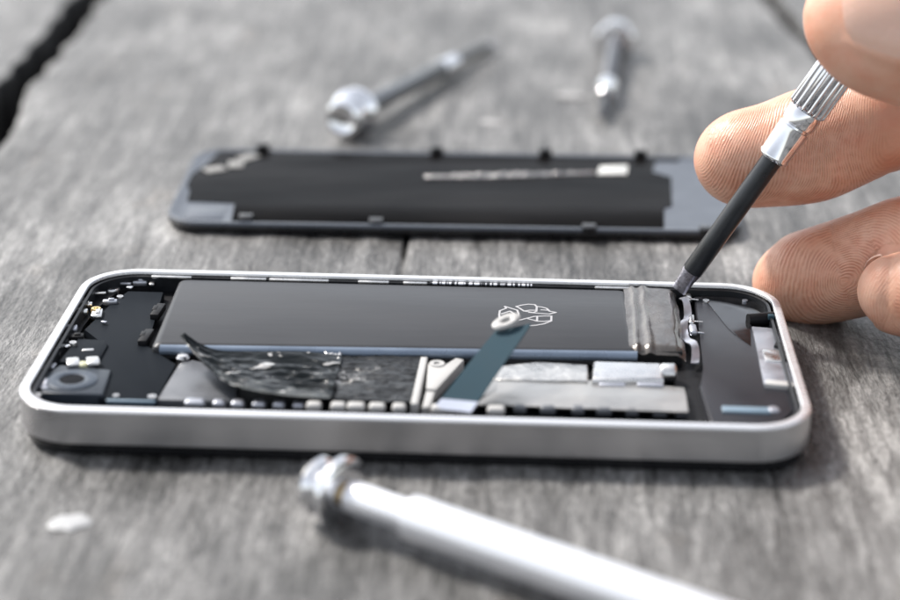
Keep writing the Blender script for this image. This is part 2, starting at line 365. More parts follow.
# ------------------------------------------------------------------ table (the setting)
def vnoise(x, y, seed):
    xi = np.floor(x).astype(np.int64); yi = np.floor(y).astype(np.int64); fx = x-xi; fy = y-yi
    fx = fx*fx*(3-2*fx); fy = fy*fy*(3-2*fy)
    def h(a, b):
        k = (a*374761393+b*668265263+seed*982451653) & 0x7fffffff
        k = ((k ^ (k >> 13))*1274126177) & 0x7fffffff
        return ((k ^ (k >> 16)) & 0xffff)/65535.0
    return (h(xi, yi)*(1-fx)+h(xi+1, yi)*fx)*(1-fy)+(h(xi, yi+1)*(1-fx)+h(xi+1, yi+1)*fx)*fy
def table():
    xs = np.concatenate([np.linspace(-75, -15, 13)[:-1], np.arange(-15, 14, 0.06), np.linspace(14, 75, 13)])
    ys = np.concatenate([np.linspace(-70, -9, 12)[:-1], np.arange(-9, 30, 0.14), np.linspace(30.2, 110, 16)])
    X, Y = np.meshgrid(xs, ys, indexing='ij')
    wob = lambda s, a: a*(vnoise(Y*0.35, Y*0, s)-0.5)+a*0.5*(vnoise(Y*1.1, Y*0, s+1)-0.5)
    Z = 0.030*(vnoise(X*3.1, Y*0.25, 3)-0.5)+0.022*(vnoise(X*7.3, Y*0.5, 5)-0.5)+0.03*(vnoise(X*0.5, Y*0.3, 8)-0.5)
    Z -= 0.02
    def gap(xc, w, depth, s, a):
        d = np.abs(X-(xc+wob(s, a))); k = np.clip((w*0.5+0.09-d)/0.09, 0, 1)
        rnd = np.clip((w*0.5+0.35-d)/0.35, 0, 1)
        return -depth*k*k*(3-2*k)-0.05*rnd*rnd
    Z += gap(-10.42-0.035*(Y-16), 0.60+0.25*(vnoise(Y*0.3, Y*0, 21)-0.5), 2.6, 31, 0.35)
    Z += gap(8.9-0.095*(Y-22), 0.22, 1.8, 41, 0.2)
    Z += gap(-31+0*Y, 0.5, 2.6, 51, 0.3)+gap(30+0*Y, 0.5, 2.6, 55, 0.3)
    fade = np.clip((Y-2.5)/1.5, 0, 1)*np.clip((13-Y)/3, 0, 1)
    Z += fade*gap(-0.67+0*Y, -0.05, 0.20, 61, 0.10)
    nx, ny = X.shape
    V = np.stack([X, Y, Z], -1).reshape(-1, 3)
    i, j = np.meshgrid(np.arange(nx-1), np.arange(ny-1), indexing='ij'); q = (i*ny+j).ravel()
    F = np.stack([q, q+ny, q+ny+1, q+1], 1)
    me = bpy.data.meshes.new('table_top')
    me.vertices.add(len(V)); me.vertices.foreach_set('co', V.ravel().astype(np.float32))
    me.loops.add(F.size); me.loops.foreach_set('vertex_index', F.ravel().astype(np.int32))
    me.polygons.add(len(F)); me.polygons.foreach_set('loop_start', np.arange(0, F.size, 4, dtype=np.int32))
    me.polygons.foreach_set('loop_total', np.full(len(F), 4, dtype=np.int32))
    me.update(); me.validate(); me.materials.append(M['wood']); me.materials.append(M['gap_shade'])
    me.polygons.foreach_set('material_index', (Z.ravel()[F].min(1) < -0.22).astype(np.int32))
    me.polygons.foreach_set('use_smooth', np.ones(len(F), dtype=bool))
    o = bpy.data.objects.new('table_top', me); COL.objects.link(o)
    tag(o, 'weathered grey wooden table top of rough planks', 'table', kind='structure')
table()

# small pale flecks lying on the wood
def fleck(px, py, lx, ly, m, label, seed):
    c = at(px, py, 0.0); bm = NB(); rr = random.Random(seed); n = 22
    prof = [1+0.18*math.sin(2*PI*i/n*2+seed)+0.1*math.sin(2*PI*i/n*5+seed*2)+0.06*rr.random() for i in range(n)]
    loops = [[(f*lx*prof[i]*math.cos(2*PI*i/n), f*ly*prof[i]*math.sin(2*PI*i/n), z) for i in range(n)] for f, z in ((0.95, -0.03), (1, -0.005), (0.9, 0.012), (0.5, 0.02))]
    loft(bm, loops, closed=False, cap0=True, cap1=True)
    o = obj('small_fleck', bm, m); o.location = (c.x, c.y, 0.0)
    tag(o, label, 'fleck', 'pale flecks on the wood')
fleck(70, 522, 0.24, 0.27, 'fleck', 'bright white fleck on the wood below the left end of the phone', 1)
fleck(571, 95, 0.30, 0.30, 'pale_fleck', 'pale blurry fleck just left of the small upright screwdriver behind the lid', 2)
fleck(492, 122, 0.24, 0.22, 'pale_fleck', 'faint pale fleck between the two far screwdrivers, just behind the lid', 3)

# ------------------------------------------------------------------ screwdrivers
def driver(label, tip, end, shape, name='screwdriver', roll=0.0):
    """built along local +X from the blade tip to the swivel cap"""
    tip = Vector(tip); end = Vector(end); ax = (end-tip).normalized()
    t = thing(name, label, 'screwdriver', tip, 'precision screwdrivers')
    q = ax.to_track_quat('X', 'Z'); t.rotation_mode = 'QUATERNION'
    t.rotation_quaternion = q @ Matrix.Rotation(roll, 4, 'X').to_quaternion()
    Lr = (end-tip).length
    s = shape; c0 = s['collar']; g0 = s['grip']; rs = s['rs']
    # blade: flat ground end flaring from the round shaft
    bm = NB(); loops = []
    for x, w, h in ((0.0, 0.15*s['bw'], 0.018), (0.05, 0.155*s['bw'], 0.03), (0.25, 0.165*s['bw'], 0.08), (0.40, 0.96*rs, rs*0.75), (0.46, 0.9*rs, 0.85*rs)):
        loops.append([(x, w*(abs(math.cos(a))**0.7)*math.copysign(1, math.cos(a)), h*(abs(math.sin(a))**0.7)*math.copysign(1, math.sin(a))) for a in [2*PI*k/20+0.01 for k in range(20)]])
    loft(bm, loops, closed=False, cap0=True, cap1=True); obj('blade', bm, s.get('blade', 'blade'), t)
    bm = NB(); lathe(bm, [(0.40, rs*0.93), (0.43, rs), (c0+0.02, rs)], 24); obj('shaft', bm, s.get('shaft', 'shaft'), t)
    rc = s['rc']; rg = s['rg']
    bm = NB(); lathe(bm, [(c0, rc*0.90), (c0+0.03, rc*0.97), (c0+0.07, rc*0.97), (c0+0.09, rc*0.93), (c0+0.55, rc), (c0+0.62, rc), (c0+0.63, rc*0.90), (c0+0.66, rc*0.88), (c0+0.69, rc*1.04),
                          (c0+0.74, rc*1.08), (c0+0.88, rc*1.08), (c0+0.94, rc*1.02), (g0, rc*0.98)], 40)
    obj('collar', bm, 'chrome', t)
    kk = s.get('capk', 1.0); ce = Lr-1.0*kk                                                  # the cap takes the last centimetre
    bm = NB()
    if s['ribs']:
        lathe(bm, [(g0, rg*0.86), (g0+0.05, rg), (g0+s['riblen'], rg), (g0+s['riblen']+0.06, rg*0.88)], 192, ribs=16, depth=rg*0.22)
        obj('ribbed_grip', bm, 'chrome', t)
        bm = NB(); lathe(bm, [(g0+s['riblen']+0.05, rg*0.85), (g0+s['riblen']+0.12, rg*0.95), (ce-0.05, rg*0.95), (ce, rg*0.8)], 36)
    else:
        st = s.get('step', 0.0)
        pr = [(g0, rg*0.86), (g0+0.05, rg)]
        if st: pr += [(ce-st-0.06, rg), (ce-st, rg*s['stepr'])]
        pr += [(ce-0.04, rg*(s['stepr'] if st else 1.0)), (ce, rg*0.7)]
        lathe(bm, pr, 48)
    obj('handle', bm, s['hm'], t)
    k = s.get('cap', 1.0)
    bm = NB(); lathe(bm, [(ce-0.02, 0.13*k), (ce+0.10*kk, 0.13*k), (ce+0.14*kk, 0.17*k)], 24); obj('swivel_pin', bm, s.get('pin', 'chrome'), t)
    cp = [(0.12, 0.20), (0.16, 0.40), (0.22, 0.45), (0.34, 0.45), (0.40, 0.39), (0.46, 0.24), (0.56, 0.22), (0.64, 0.30),
          (0.72, 0.35), (0.84, 0.36), (0.92, 0.33), (0.95, 0.26), (0.91, 0.2), (0.89, 0.08), (0.89, 0.002)]
    bm = NB(); lathe(bm, [(ce+x*kk, r*k) for x, r in cp], 48)
    obj('swivel_cap', bm, 'chrome', t)
    return t

TIP = Vector((4.13, 2.64, 0.66))
UP = aty(830, 78, 2.66)
ax = (UP-TIP).normalized()
driver('silver screwdriver with a black shaft held by the hand over the open phone', TIP, TIP+ax*9.8,
       dict(collar=2.72, grip=3.66, rs=0.175, rc=0.275, rg=0.335, ribs=True, riblen=1.6, bw=0.85, hm='chrome'), roll=R(62))
a = at(312, 483, 0.45); b = at(760, 640, 0.34); d = (b-a).normalized()
driver('bright white metal screwdriver lying in front of the phone, blurred in the foreground', a+d*10.2, a,
       dict(collar=2.7, grip=3.66, rs=0.16, rc=0.27, rg=0.31, ribs=False, step=0.95, stepr=0.72, bw=1.0, hm='satin', cap=1.12, capk=0.66, pin='gold'))
a = at(341, 141, 0.0)+Vector((0, 0, 0.48)); b = at(492, 49, 0.0)+Vector((0, 0, 0.16))
driver('screwdriver with a shiny round cap touching the back of the grey lid', b, a,
       dict(collar=2.5, grip=3.44, rs=0.14, rc=0.21, rg=0.215, ribs=False, bw=0.9, hm='mid_grip', cap=1.22))
a = at(616, 53, 0.0)+Vector((0, 0.3, 0.46)); b = at(602, 124, 0.0)+Vector((0, 0, 0.16))
driver('small far screwdriver pointing at the camera, its blue white cap at the back', b, a,
       dict(collar=1.4, grip=2.34, rs=0.12, rc=0.24, rg=0.18, ribs=False, bw=0.6, hm='mid_grip', cap=1.10, blade='shaft'))

# ------------------------------------------------------------------ removed cover
def lid():
    C0 = Vector((0.17, 9.33, 0)); rot = R(1.15)
    t = thing('phone_cover', 'removed grey phone lid with black inner film lying behind the open phone', 'phone cover', C0)
    t.rotation_euler = (0, 0, rot)
    inv = (Matrix.Translation(C0) @ Matrix.Rotation(rot, 4, 'Z')).inverted()
    HX, HY, RR = 5.47, 2.42, 0.75
    def loopz(i, z, r=None): return [(x, y, z) for x, y in rrect(HX-i, HY-i, (RR if r is None else r)-i, 10)]
    bm = NB(); loft(bm, [loopz(0.10, 0.0), loopz(0.03, 0.03), loopz(0, 0.09), loopz(0.0, 0.15), loopz(0.02, 0.17)], closed=False, cap0=True, cap1=True)
    obj('outer_shell', bm, 'lid_edge', t)
    bm = NB(); loft(bm, [loopz(0.015, 0.165), loopz(0.015, 0.20), loopz(0.04, 0.225), loopz(0.10, 0.225), loopz(0.16, 0.195), loopz(0.3, 0.19)], closed=False, cap0=True, cap1=True)
    obj('inner_panel', bm, 'lid', t)
    def P(px, z): return [tuple(inv @ at(x, y, z))[:2] for x, y in px]
    bm = NB(); prism(bm, P([(222, 149), (430, 151), (682, 157), (678, 161), (655, 161), (652, 172), (671, 177), (672, 206), (664, 208), (664, 228), (500, 226), (231, 222), (235, 203), (187, 201), (190, 190), (184, 180), (204, 166)], 0.2), 0.19, 0.205, 0.004)
    obj('film', bm, 'lid_film', t)
    bm = NB(); prism(bm, P([(190, 207), (226, 207), (222, 219), (184, 218)], 0.2), 0.18, 0.203, 0.006); obj('label_patch', bm, 'lid', t)
    bm = NB(); prism(bm, P([(600, 166), (628, 165), (627, 174), (597, 174)], 0.22), 0.2, 0.225, 0.01); obj('silver_label', bm, 'silver_label', t)
    # raised crease of the film, its glitter painted in as silver colour
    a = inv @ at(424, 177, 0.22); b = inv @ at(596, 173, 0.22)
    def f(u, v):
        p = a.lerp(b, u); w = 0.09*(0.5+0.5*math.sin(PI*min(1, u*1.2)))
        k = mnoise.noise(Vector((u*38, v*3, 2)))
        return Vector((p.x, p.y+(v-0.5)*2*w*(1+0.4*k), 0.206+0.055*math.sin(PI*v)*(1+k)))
    bm = NB(); sheet(bm, f, 90, 8, 0.004); obj('crease', bm, 'crease_glint', t, 60)
    bm = NB()
    for px, py in ((236, 165), (215, 170), (248, 158)):
        c = inv @ at(px, py, 0.2); box(bm, (c.x, c.y, 0.215), (0.16, 0.22, 0.012), 0.008, 0.2*px)
    obj('adhesive_residue', bm, 'residue', t)
    for px, py in ((246, 219), (376, 223), (589, 229), (706, 231)):
        c = inv @ at(px, py, 0.2); bm = NB()
        box(bm, (c.x, c.y, 0.23), (0.13, 0.10, 0.055), 0.02); box(bm, (c.x, c.y-0.10, 0.245), (0.11, 0.04, 0.03), 0.012)
        obj('clip', bm, 'lid_edge', t)
    for px, py in ((264, 146), (437, 149), (545, 150), (640, 153)):
        c = inv @ at(px, py, 0.25); bm = NB()
        box(bm, (c.x, 2.34, 0.27), (0.13, 0.06, 0.09), 0.02); box(bm, (c.x, 2.29, 0.33), (0.11, 0.06, 0.03), 0.012)
        obj('clip', bm, 'lid_edge', t)
lid()

# ------------------------------------------------------------------ the opened phone
def phone():
    t = thing('opened_phone', 'opened silver phone with exposed battery and circuits on the wooden table', 'phone')
    HX, HY, RR = 5.76, 2.93, 0.92
    def lz(i, z): return [(x, y, z) for x, y in rrect(HX-i, HY-i, max(RR-i, 0.1), 14)]
    bm = NB()
    loft(bm, [lz(0.02, 0.17), lz(0.0, 0.185), lz(0.0, 0.670), lz(0.005, 0.674), lz(0.145, 0.674), lz(0.16, 0.30), lz(0.3, 0.17)], closed=True)
    fr = obj('frame', bm, 'aluminium', t, 50)
    bm = NB(); loft(bm, [lz(0.004, 0.6745), lz(0.003, 0.695), lz(0.028, 0.718), lz(0.034, 0.72), lz(0.125, 0.72), lz(0.14, 0.71), lz(0.145, 0.6745)], closed=True); obj('polished_rim', bm, 'rim', t, 30)
    bm = NB(); loft(bm, [lz(0.10, -0.012), lz(0.08, 0.0), lz(0.06, 0.04), lz(0.06, 0.165), lz(0.2, 0.19)], closed=False, cap0=True, cap1=True); obj('front_glass', bm, 'black_glass', t)
    bm = NB(); loft(bm, [lz(0.178, 0.20), lz(0.178, 0.38), lz(0.3, 0.385)], closed=False, cap0=True, cap1=True); obj('inner_tray', bm, 'cavity', t)
    bm = NB(); loft(bm, [lz(0.178, 0.385), lz(0.178, 0.655), lz(0.20, 0.665), lz(0.225, 0.655), lz(0.24, 0.385)], closed=True); obj('inner_liner', bm, 'liner', t)
    # rear inner ledge with small metal springs and a printed strip
    bm = NB(); prism(bm, [(-3.9, 2.60), (4.0, 2.60), (4.0, 2.70), (-3.9, 2.70)], 0.39, 0.55, 0.01); obj('side_ledge', bm, 'cavity', t)
    for x, l in ((-4.35, 0.34), (-3.05, 0.30), (-2.2, 0.5), (-0.95, 0.26), (-0.25, 0.2), (3.05, 0.3)):
        bm = NB(); box(bm, (x, 2.71, 0.655), (l, 0.03, 0.022), 0.012); obj('spring_contact', bm, 'bright_metal', t)
    bm = NB(); box(bm, (0.85, 2.699, 0.672), (0.85, 0.028, 0.012), 0.004)
    obj('printed_strip', bm, strip_mat(), t)

    # battery
    z1 = 0.665
    bt = NB()
    pts = [(-4.22, 2.67), (3.30, 2.67), (3.36, -0.06), (-4.16, -0.30)]
    def bl(i, z, rnd=0.12):
        # inset loop with rounded corners
        out = []; cx, cy = -0.45, 1.2
        P = [Vector((*p, 0)) for p in pts]
        for k in range(4):
            p0, p, p2 = P[k-1], P[k], P[(k+1) % 4]
            d1 = (p0-p).normalized(); d2 = (p2-p).normalized()
            for s in range(6):
                u = s/5; a_ = p+d1*rnd; c_ = p+d2*rnd
                q = a_*(1-u)**2+p*2*u*(1-u)+c_*u*u
                v = Vector((cx, cy, 0))-q
                q2 = Vector((q.x+math.copysign(min(i, abs(v.x)), v.x), q.y+math.copysign(min(i, abs(v.y)), v.y), z)); out.append(q2)
        return out
    loft(bt, [bl(0.06, 0.40), bl(0.0, 0.43), bl(0.0, 0.57), bl(0.015, 0.61), bl(0.05, 0.645), bl(0.10, z1)], closed=False, cap0=True, cap1=True)
    bat = obj('battery', bt, 'battery', t, 25)
    bm = NB()
    def f(u, v):                                             # rounded front edge of the pouch, its pale blue highlight painted in
        x = lerp(-4.02, 3.34, u); yb = -0.307+0.032*(x+4.16)
        a_ = lerp(R(-70), R(75), v)
        return Vector((x, yb+0.055-0.115*math.cos(a_), 0.575+0.088*math.sin(a_)))
    sheet(bm, f, 60, 10, 0.01); obj('pouch_highlight', bm, 'battery_edge_highlight', bat)
    # crumpled foil end
    def fe(u, v):
        x = lerp(3.22, 4.10, u); y = lerp(-0.02+0.02*u, 2.67, v)
        z = 0.668+0.045*math.exp(-((u-0.16)/0.05)**2)+0.055*math.exp(-((u-0.36)/0.06)**2)*(0.8+0.3*mnoise.noise(Vector((v*2, 1, 0))))
        z += 0.010*mnoise.noise(Vector((u*4, v*3, 3)))+0.02*math.sin(PI*u)
        if u > 0.85: z -= 0.09*((u-0.85)/0.15)**1.5
        z -= 0.10*max(0, (0.06-v)/0.06)**1.5
        if u < 0.06: z -= 0.002
        return Vector((x+0.03*mnoise.noise(Vector((u*3, v*5, 9))), y, z))
    bm = NB(); sheet(bm, fe, 44, 70, 0.02); obj('foil_end', bm, 'battery_end', bat, 60)
    bm = NB(); prism(bm, [(3.3, 0.02), (4.04, 0.04), (4.06, 2.64), (3.3, 2.64)], 0.40, 0.63, 0.01); obj('cell_end', bm, 'cavity', bat)
    # recycling mark printed on the cell, traced as thin outline strips
    Z8 = lambda L_: [at(480+x/10, 290+y/10, z1) for x, y in L_]
    lines = [[(200, 300), (192, 250), (198, 208), (262, 184), (248, 164), (318, 186), (372, 202), (386, 238), (378, 284), (332, 262), (345, 240), (300, 212), (212, 240)],
             [(362, 166), (420, 152), (482, 143), (548, 148), (568, 168), (564, 214), (534, 226), (440, 212), (398, 184), (362, 166)], [(440, 212), (500, 203), (560, 204)],
             [(568, 166), (620, 172), (668, 186), (696, 214), (760, 226), (690, 243), (600, 236), (490, 226)], [(612, 200), (690, 205)],
             [(384, 306), (470, 284), (545, 266), (640, 262), (714, 262), (712, 312), (640, 340), (560, 354), (482, 360)], [(572, 264), (570, 314), (640, 316), (708, 308)], [(482, 290), (545, 306), (570, 314)]]
    bm = NB()
    for Ln in lines:
        P = Z8(Ln)
        for p, q in zip(P, P[1:]):
            d = (q-p); d.z = 0; L_ = d.length; c = (p+q)/2
            box(bm, (c.x, c.y, z1+0.001), (L_/2+0.010, 0.0165, 0.0015), 0, math.atan2(d.y, d.x))
    # the pieces of one line meet at their ends: lift each a hair above the last so none share a plane
    for k, v in enumerate(bm.verts): v.co.z += 0.00004*(k//8)
    obj('recycling_symbol', bm, 'print', bat)

    # dark cover plate on the left
    bm = NB(); prism(bm, poly_at([(98, 398), (156, 400.5), (176, 364), (146, 346), (164, 292), (128, 291), (112, 303), (100, 315), (84, 330), (106, 345), (96, 372)], 0.52), 0.36, 0.52, 0.015)
    obj('cover_plate', bm, 'plate', t)
    bm = NB(); c = at(134, 399, 0.5); box(bm, (c.x-0.03, c.y-0.09, 0.49), (0.36, 0.03, 0.03), 0.01, R(0)); obj('plate_edge', bm, 'edge_strip', t)
    # bracket beside the tape
    bm = NB(); prism(bm, poly_at([(157, 400), (235, 402), (240, 372), (192, 360), (179, 364)], 0.49), 0.36, 0.50, 0.02); obj('bracket', bm, 'bracket', t)
    bm = NB(); c = at(183, 356, 0.55); lathe_z(bm, (c.x, c.y), [(0.10, 0.4), (0.11, 0.53), (0.08, 0.57), (0.02, 0.58)]); obj('screw', bm, 'bright_metal', t)
    # two latches between plate and battery
    for px, py in ((158, 312), (146, 338)):
        c = at(px, py, 0.55); bm = NB(); box(bm, (c.x, c.y, 0.55), (0.07, 0.26, 0.06), 0.02, R(-4)); box(bm, (c.x-0.05, c.y+0.05, 0.57), (0.04, 0.10, 0.045), 0.012); obj('latch', bm, 'cavity', t)
    # camera module
    cm = NB(); cl = poly_at([(40, 391), (103, 393), (111, 368), (60, 363), (46, 372)], 0.60); prism(cm, cl, 0.36, 0.575, 0.03, 3); camo = obj('camera_module', cm, 'camera_body', t)
    cc = at(72, 379, 0.6)
    bm = NB(); lathe_z(bm, (cc.x, cc.y), [(0.38, 0.55), (0.38, 0.59), (0.35, 0.602), (0.26, 0.612), (0.22, 0.606), (0.19, 0.596), (0.185, 0.55)], 40); obj('lens_ring', bm, 'camera_ring', camo)
    bm = NB(); lathe_z(bm, (cc.x, cc.y), [(0.20, 0.54), (0.20, 0.592), (0.10, 0.594), (0.02, 0.594)], 32); obj('lens', bm, 'lens', camo)
    # clear flash holder behind it
    bm = NB(); prism(bm, poly_at([(58, 362), (98, 363), (108, 345), (104, 340), (78, 339)], 0.55), 0.36, 0.56, 0.025); fl = obj('flash_holder', bm, 'plate', t)
    for px, py, m_ in ((73, 363, 'bright_metal'), (93, 362, 'bright_metal')):
        c = at(px, py, 0.6); bm = NB(); box(bm, (c.x, c.y, 0.60), (0.10, 0.13, 0.05), 0.03, 0.3); obj('flash_contact', bm, m_, fl)
    c = at(83, 364, 0.6); bm = NB(); lathe_z(bm, (c.x, c.y), [(0.085, 0.55), (0.085, 0.61), (0.05, 0.63), (0.01, 0.635)]); obj('flash_lens', bm, 'flash', fl)
    # little metal fittings along the top end
    for px, py, hx, hy, m_, nm in ((84, 304, 0.14, 0.06, 'bright_metal', 'spring_contact'), (78, 311, 0.16, 0.07, 'bright_metal', 'spring_contact'), (97, 313, 0.09, 0.16, 'bright_metal', 'bracket_tab'), (71, 328, 0.10, 0.10, 'grey_metal', 'connector'),
                                   (60, 341, 0.13, 0.12, 'cavity', 'switch'), (76, 336, 0.12, 0.08, 'cavity', 'switch'), (110, 301, 0.12, 0.05, 'grey_metal', 'spring_contact'), (56, 352, 0.08, 0.16, 'cavity', 'switch'),
                                   (45, 384, 0.06, 0.2, 'grey_metal', 'bracket_tab'), (140, 281, 0.12, 0.09, 'grey_metal', 'connector'), (168, 277, 0.30, 0.03, 'bright_metal', 'spring_contact'), (178, 277, 0.05, 0.10, 'cavity', 'switch')):
        c = at(px, py, 0.56); bm = NB(); box(bm, (c.x, c.y, 0.54), (hx, hy, 0.045), 0.025, R(8)); box(bm, (c.x+hx*0.2, c.y, 0.58), (hx*0.4, hy*0.5, 0.03), 0.012, R(8)); obj(nm, bm, m_, t)
    def screw(px, py, r, z=0.58, m_='bright_metal'):
        c = at(px, py, z); bm = NB(); lathe_z(bm, (c.x, c.y), [(r, z-0.2), (r, z-0.03), (r*0.9, z), (r*0.45, z), (r*0.35, z-0.03), (0.005, z-0.03)]); obj('screw', bm, m_, t)
    screw(111, 287, 0.16, 0.50); screw(96, 308, 0.085, 0.60, 'gold'); screw(37, 394.5, 0.06, 0.64); screw(67, 326, 0.07); screw(73, 342, 0.06, 0.62)
    # black end plate pieces under those fittings
    bm = NB(); prism(bm, poly_at([(54, 372), (62, 330), (92, 296), (112, 283), (140, 279), (150, 288), (118, 291), (98, 308), (84, 326), (66, 358)], 0.46), 0.36, 0.47, 0.02); obj('end_bracket', bm, 'cavity', t)

    # wrinkled black tape, peeled up at its left end
    Fr = [(330, 399, 0.56), (285, 396, 0.60), (240, 388, 0.72), (212, 372, 0.88), (193, 352, 1.02), (180, 336, 1.10)]
    Bk = [(342, 356, 0.60), (300, 352, 0.68), (252, 352, 0.74), (220, 351, 0.80), (200, 344, 0.98), (184, 333, 1.10)]
    yF = [aty(x, y, yy) for (x, y, z), yy in zip(Fr, (-2.25, -2.2, -2.1, -1.7, -1.2, -0.75))]
    yB = [aty(x, y, yy) for (x, y, z), yy in zip(Bk, (-0.42, -0.42, -0.5, -0.55, -0.6, -0.62))]
    def ft(u, v):
        p = interp(yF, u).lerp(interp(yB, u), v)
        sag = -0.20*math.sin(PI*v)*(1-u)**0.7*(0.3+u)*1.6
        w = 0.11*(0.45-abs(mnoise.noise(Vector((u*4+v*3, v*5-u*3, 4)))))*min(1, (1-u)*2.2)+0.05*(0.4-abs(mnoise.noise(Vector((u*9+v*4, v*10-u*5, 7)))))*min(1, (1-u)*1.6)
        k = (1-u)**0.3*math.sin(PI*min(1, max(0, v)))
        return Vector((p.x, p.y, p.z+sag+w*k*1.3))
    bm = NB(); sheet(bm, ft, 90, 60, 0.012); obj('peeled_tape', bm, 'tape', t, 80)
    # crinkled foil on the logic board
    q = [at(322, 401, 0.52), at(420, 405, 0.52), at(423, 358, 0.52), at(338, 356, 0.52)]
    def fc(u, v):
        p = q[0].lerp(q[1], u).lerp(q[3].lerp(q[2], u), v)
        w = 0.05*(0.4-abs(mnoise.noise(Vector((p.x*1.6, p.y*4.5, 1)))))+0.035*(0.4-abs(mnoise.noise(Vector((p.x*4+p.y, p.y*8, 5)))))+0.008*mnoise.noise(Vector((p.x*12, p.y*20, 8)))
        return Vector((p.x, p.y, 0.54+w))
    bm = NB(); sheet(bm, fc, 90, 90, 0.02); obj('crinkled_film', bm, 'foil', t, 70)
    bm = NB(); sheet(bm, lambda u, v: Vector((lerp(at(326, 352, .58).x, at(342, 352, .58).x, u), lerp(-0.55, -0.30, v), 0.60+0.05*mnoise.noise(Vector((u*6, v*6, 0))))), 14, 14, 0.02); obj('foil_scrap', bm, 'bright_metal', t, 70)
    # white strip and wedge
    bm = NB(); c0 = at(424, 357, 0.6); c1 = at(414, 404, 0.6)
    prism(bm, [(c0.x-0.05, c0.y), (c1.x-0.05, c1.y), (c1.x+0.06, c1.y), (c0.x+0.06, c0.y)], 0.45, 0.61, 0.03, 3); obj('white_strip', bm, 'white', t)
    bm = NB(); prism(bm, poly_at([(428, 364), (446, 366), (456, 358), (464, 360), (436, 390), (426, 389)], 0.57), 0.40, 0.58, 0.02); prism(bm, poly_at([(426, 390), (435, 391), (430, 406), (422, 407)], 0.57), 0.40, 0.56, 0.02); obj('white_wedge', bm, 'white', t)
    screw(437, 363, 0.13, 0.60, 'white')
    # tin shield on the right half of the board
    q2 = [at(470, 406, 0.50), at(688, 414, 0.50), at(684, 388, 0.50), at(480, 372, 0.50)]
    def fs(u, v):
        p = q2[0].lerp(q2[1], u).lerp(q2[3].lerp(q2[2], u), v)
        return Vector((p.x, p.y, 0.50+0.06*math.sin(PI*min(1, v*0.8+0.15))+0.008*mnoise.noise(Vector((p.x*2.5, p.y*4, 2)))))
    bm = NB(); sheet(bm, fs, 60, 24, 0.03); obj('shield', bm, 'shield', t, 60)
    bm = NB(); prism(bm, poly_at([(486, 374), (500, 366), (538, 362), (588, 365), (588, 381), (560, 381), (486, 380)], 0.56), 0.42, 0.57, 0.03, 3); obj('board_foil', bm, 'board_foil', t)
    bm = NB(); prism(bm, poly_at([(470, 404), (473, 396), (486, 378), (500, 378), (498, 392)], 0.55), 0.42, 0.56, 0.03); obj('shield_fold', bm, 'shield', t)
    bm = NB(); prism(bm, poly_at([(593, 361), (662, 363), (664, 379), (592, 380)], 0.60), 0.42, 0.61, 0.05, 4); vm = obj('vibration_motor', bm, 'bright_metal', t)
    c = at(672, 372, 0.56); bm = NB(); lathe(bm, [(0, 0.13), (0.03, 0.15), (0.20, 0.15), (0.23, 0.12)], 24, Matrix.Translation((c.x-0.17, c.y, 0.54))); obj('motor_weight', bm, 'bright_metal', vm)
    for px in (612, 650): 
        c = at(px, 385, 0.52); bm = NB(); box(bm, (c.x, c.y, 0.52), (0.20, 0.08, 0.04), 0.02); obj('spring_contact', bm, 'grey_metal', t)
    # row of clips along the front edge
    for px, w in ((195, 0.15), (219, 0.09), (238, 0.10), (259, 0.10), (279, 0.09), (299, 0.09), (314, 0.11), (338, 0.11), (356, 0.13), (377, 0.12), (399, 0.10), (445, 0.20), (496, 0.13), (520, 0.10), (548, 0.12), (578, 0.10), (604, 0.12), (632, 0.1), (660, 0.11), (682, 0.1)):
        big = 300 < px < 500
        y = 402.5+(px-195)*0.0235-(3 if px > 500 else 0.8)
        z = 0.63 if big else (0.50 if px > 500 else 0.56)
        c = at(px, y, z); bm = NB(); box(bm, (c.x, c.y, z-0.03), (w, 0.09, 0.065), 0.05, 0, 4); obj('edge_clip', bm, 'white' if big else ('bracket' if px > 500 else 'grey_metal'), t)
    # pull tab: a stiff ribbon standing up over the battery
    a0, a1 = at(437, 405, 0.66), at(474, 409, 0.66); b0, b1 = aty(497, 330, -0.75), aty(531, 326, -0.75)
    def fp(u, v):
        p = a0.lerp(a1, v).lerp(b0.lerp(b1, v), u); 
        bow = Vector((0, -0.05, 0.03))*math.sin(PI*u)
        cut = 0.0
        if u > 0.93: cut = (u-0.93)/0.07*0.05
        return p+bow+Vector((0.02*math.sin(PI*v), 0, cut*(v-0.5)))
    bm = NB(); sheet(bm, fp, 30, 10, 0.022); pt = obj('pull_tab', bm, 'teal', t, 60)
    bm = NB(); sheet(bm, lambda u, v: fp(u*0.12-0.05, v)+Vector((0, -0.012, 0.012)), 6, 8, 0.01); obj('tab_base', bm, 'lilac', pt)
    c = aty(506, 321.5, -0.74); bm = NB(); n1 = 32
    tl = (b0-a0).normalized(); side = (b1-b0).normalized(); nn = side.cross(tl).normalized()
    mx = Matrix.Translation(c) @ Matrix((nn, side, tl)).transposed().to_4x4()
    loops = [[mx @ Vector((h_, r_*math.cos(2*PI*k/n1), r_*math.sin(2*PI*k/n1))) for k in range(n1)] for r_, h_ in ((0.19, -0.02), (0.195, 0.01), (0.17, 0.035), (0.08, 0.035), (0.06, 0.015), (0.06, -0.02))]
    loft(bm, loops, closed=True); obj('eyelet', bm, 'white', pt, 50)
    # flex connector at the right end of the battery
    def ff(u, v):
        y = lerp(2.55, -0.1, u); return Vector((4.20+0.06*math.sin(u*9)+(v-0.5)*0.12, y, 0.56+0.05*math.sin(u*17+v)))
    bm = NB(); sheet(bm, ff, 60, 6, 0.02); obj('flex_cable', bm, 'grey_metal', t, 60)
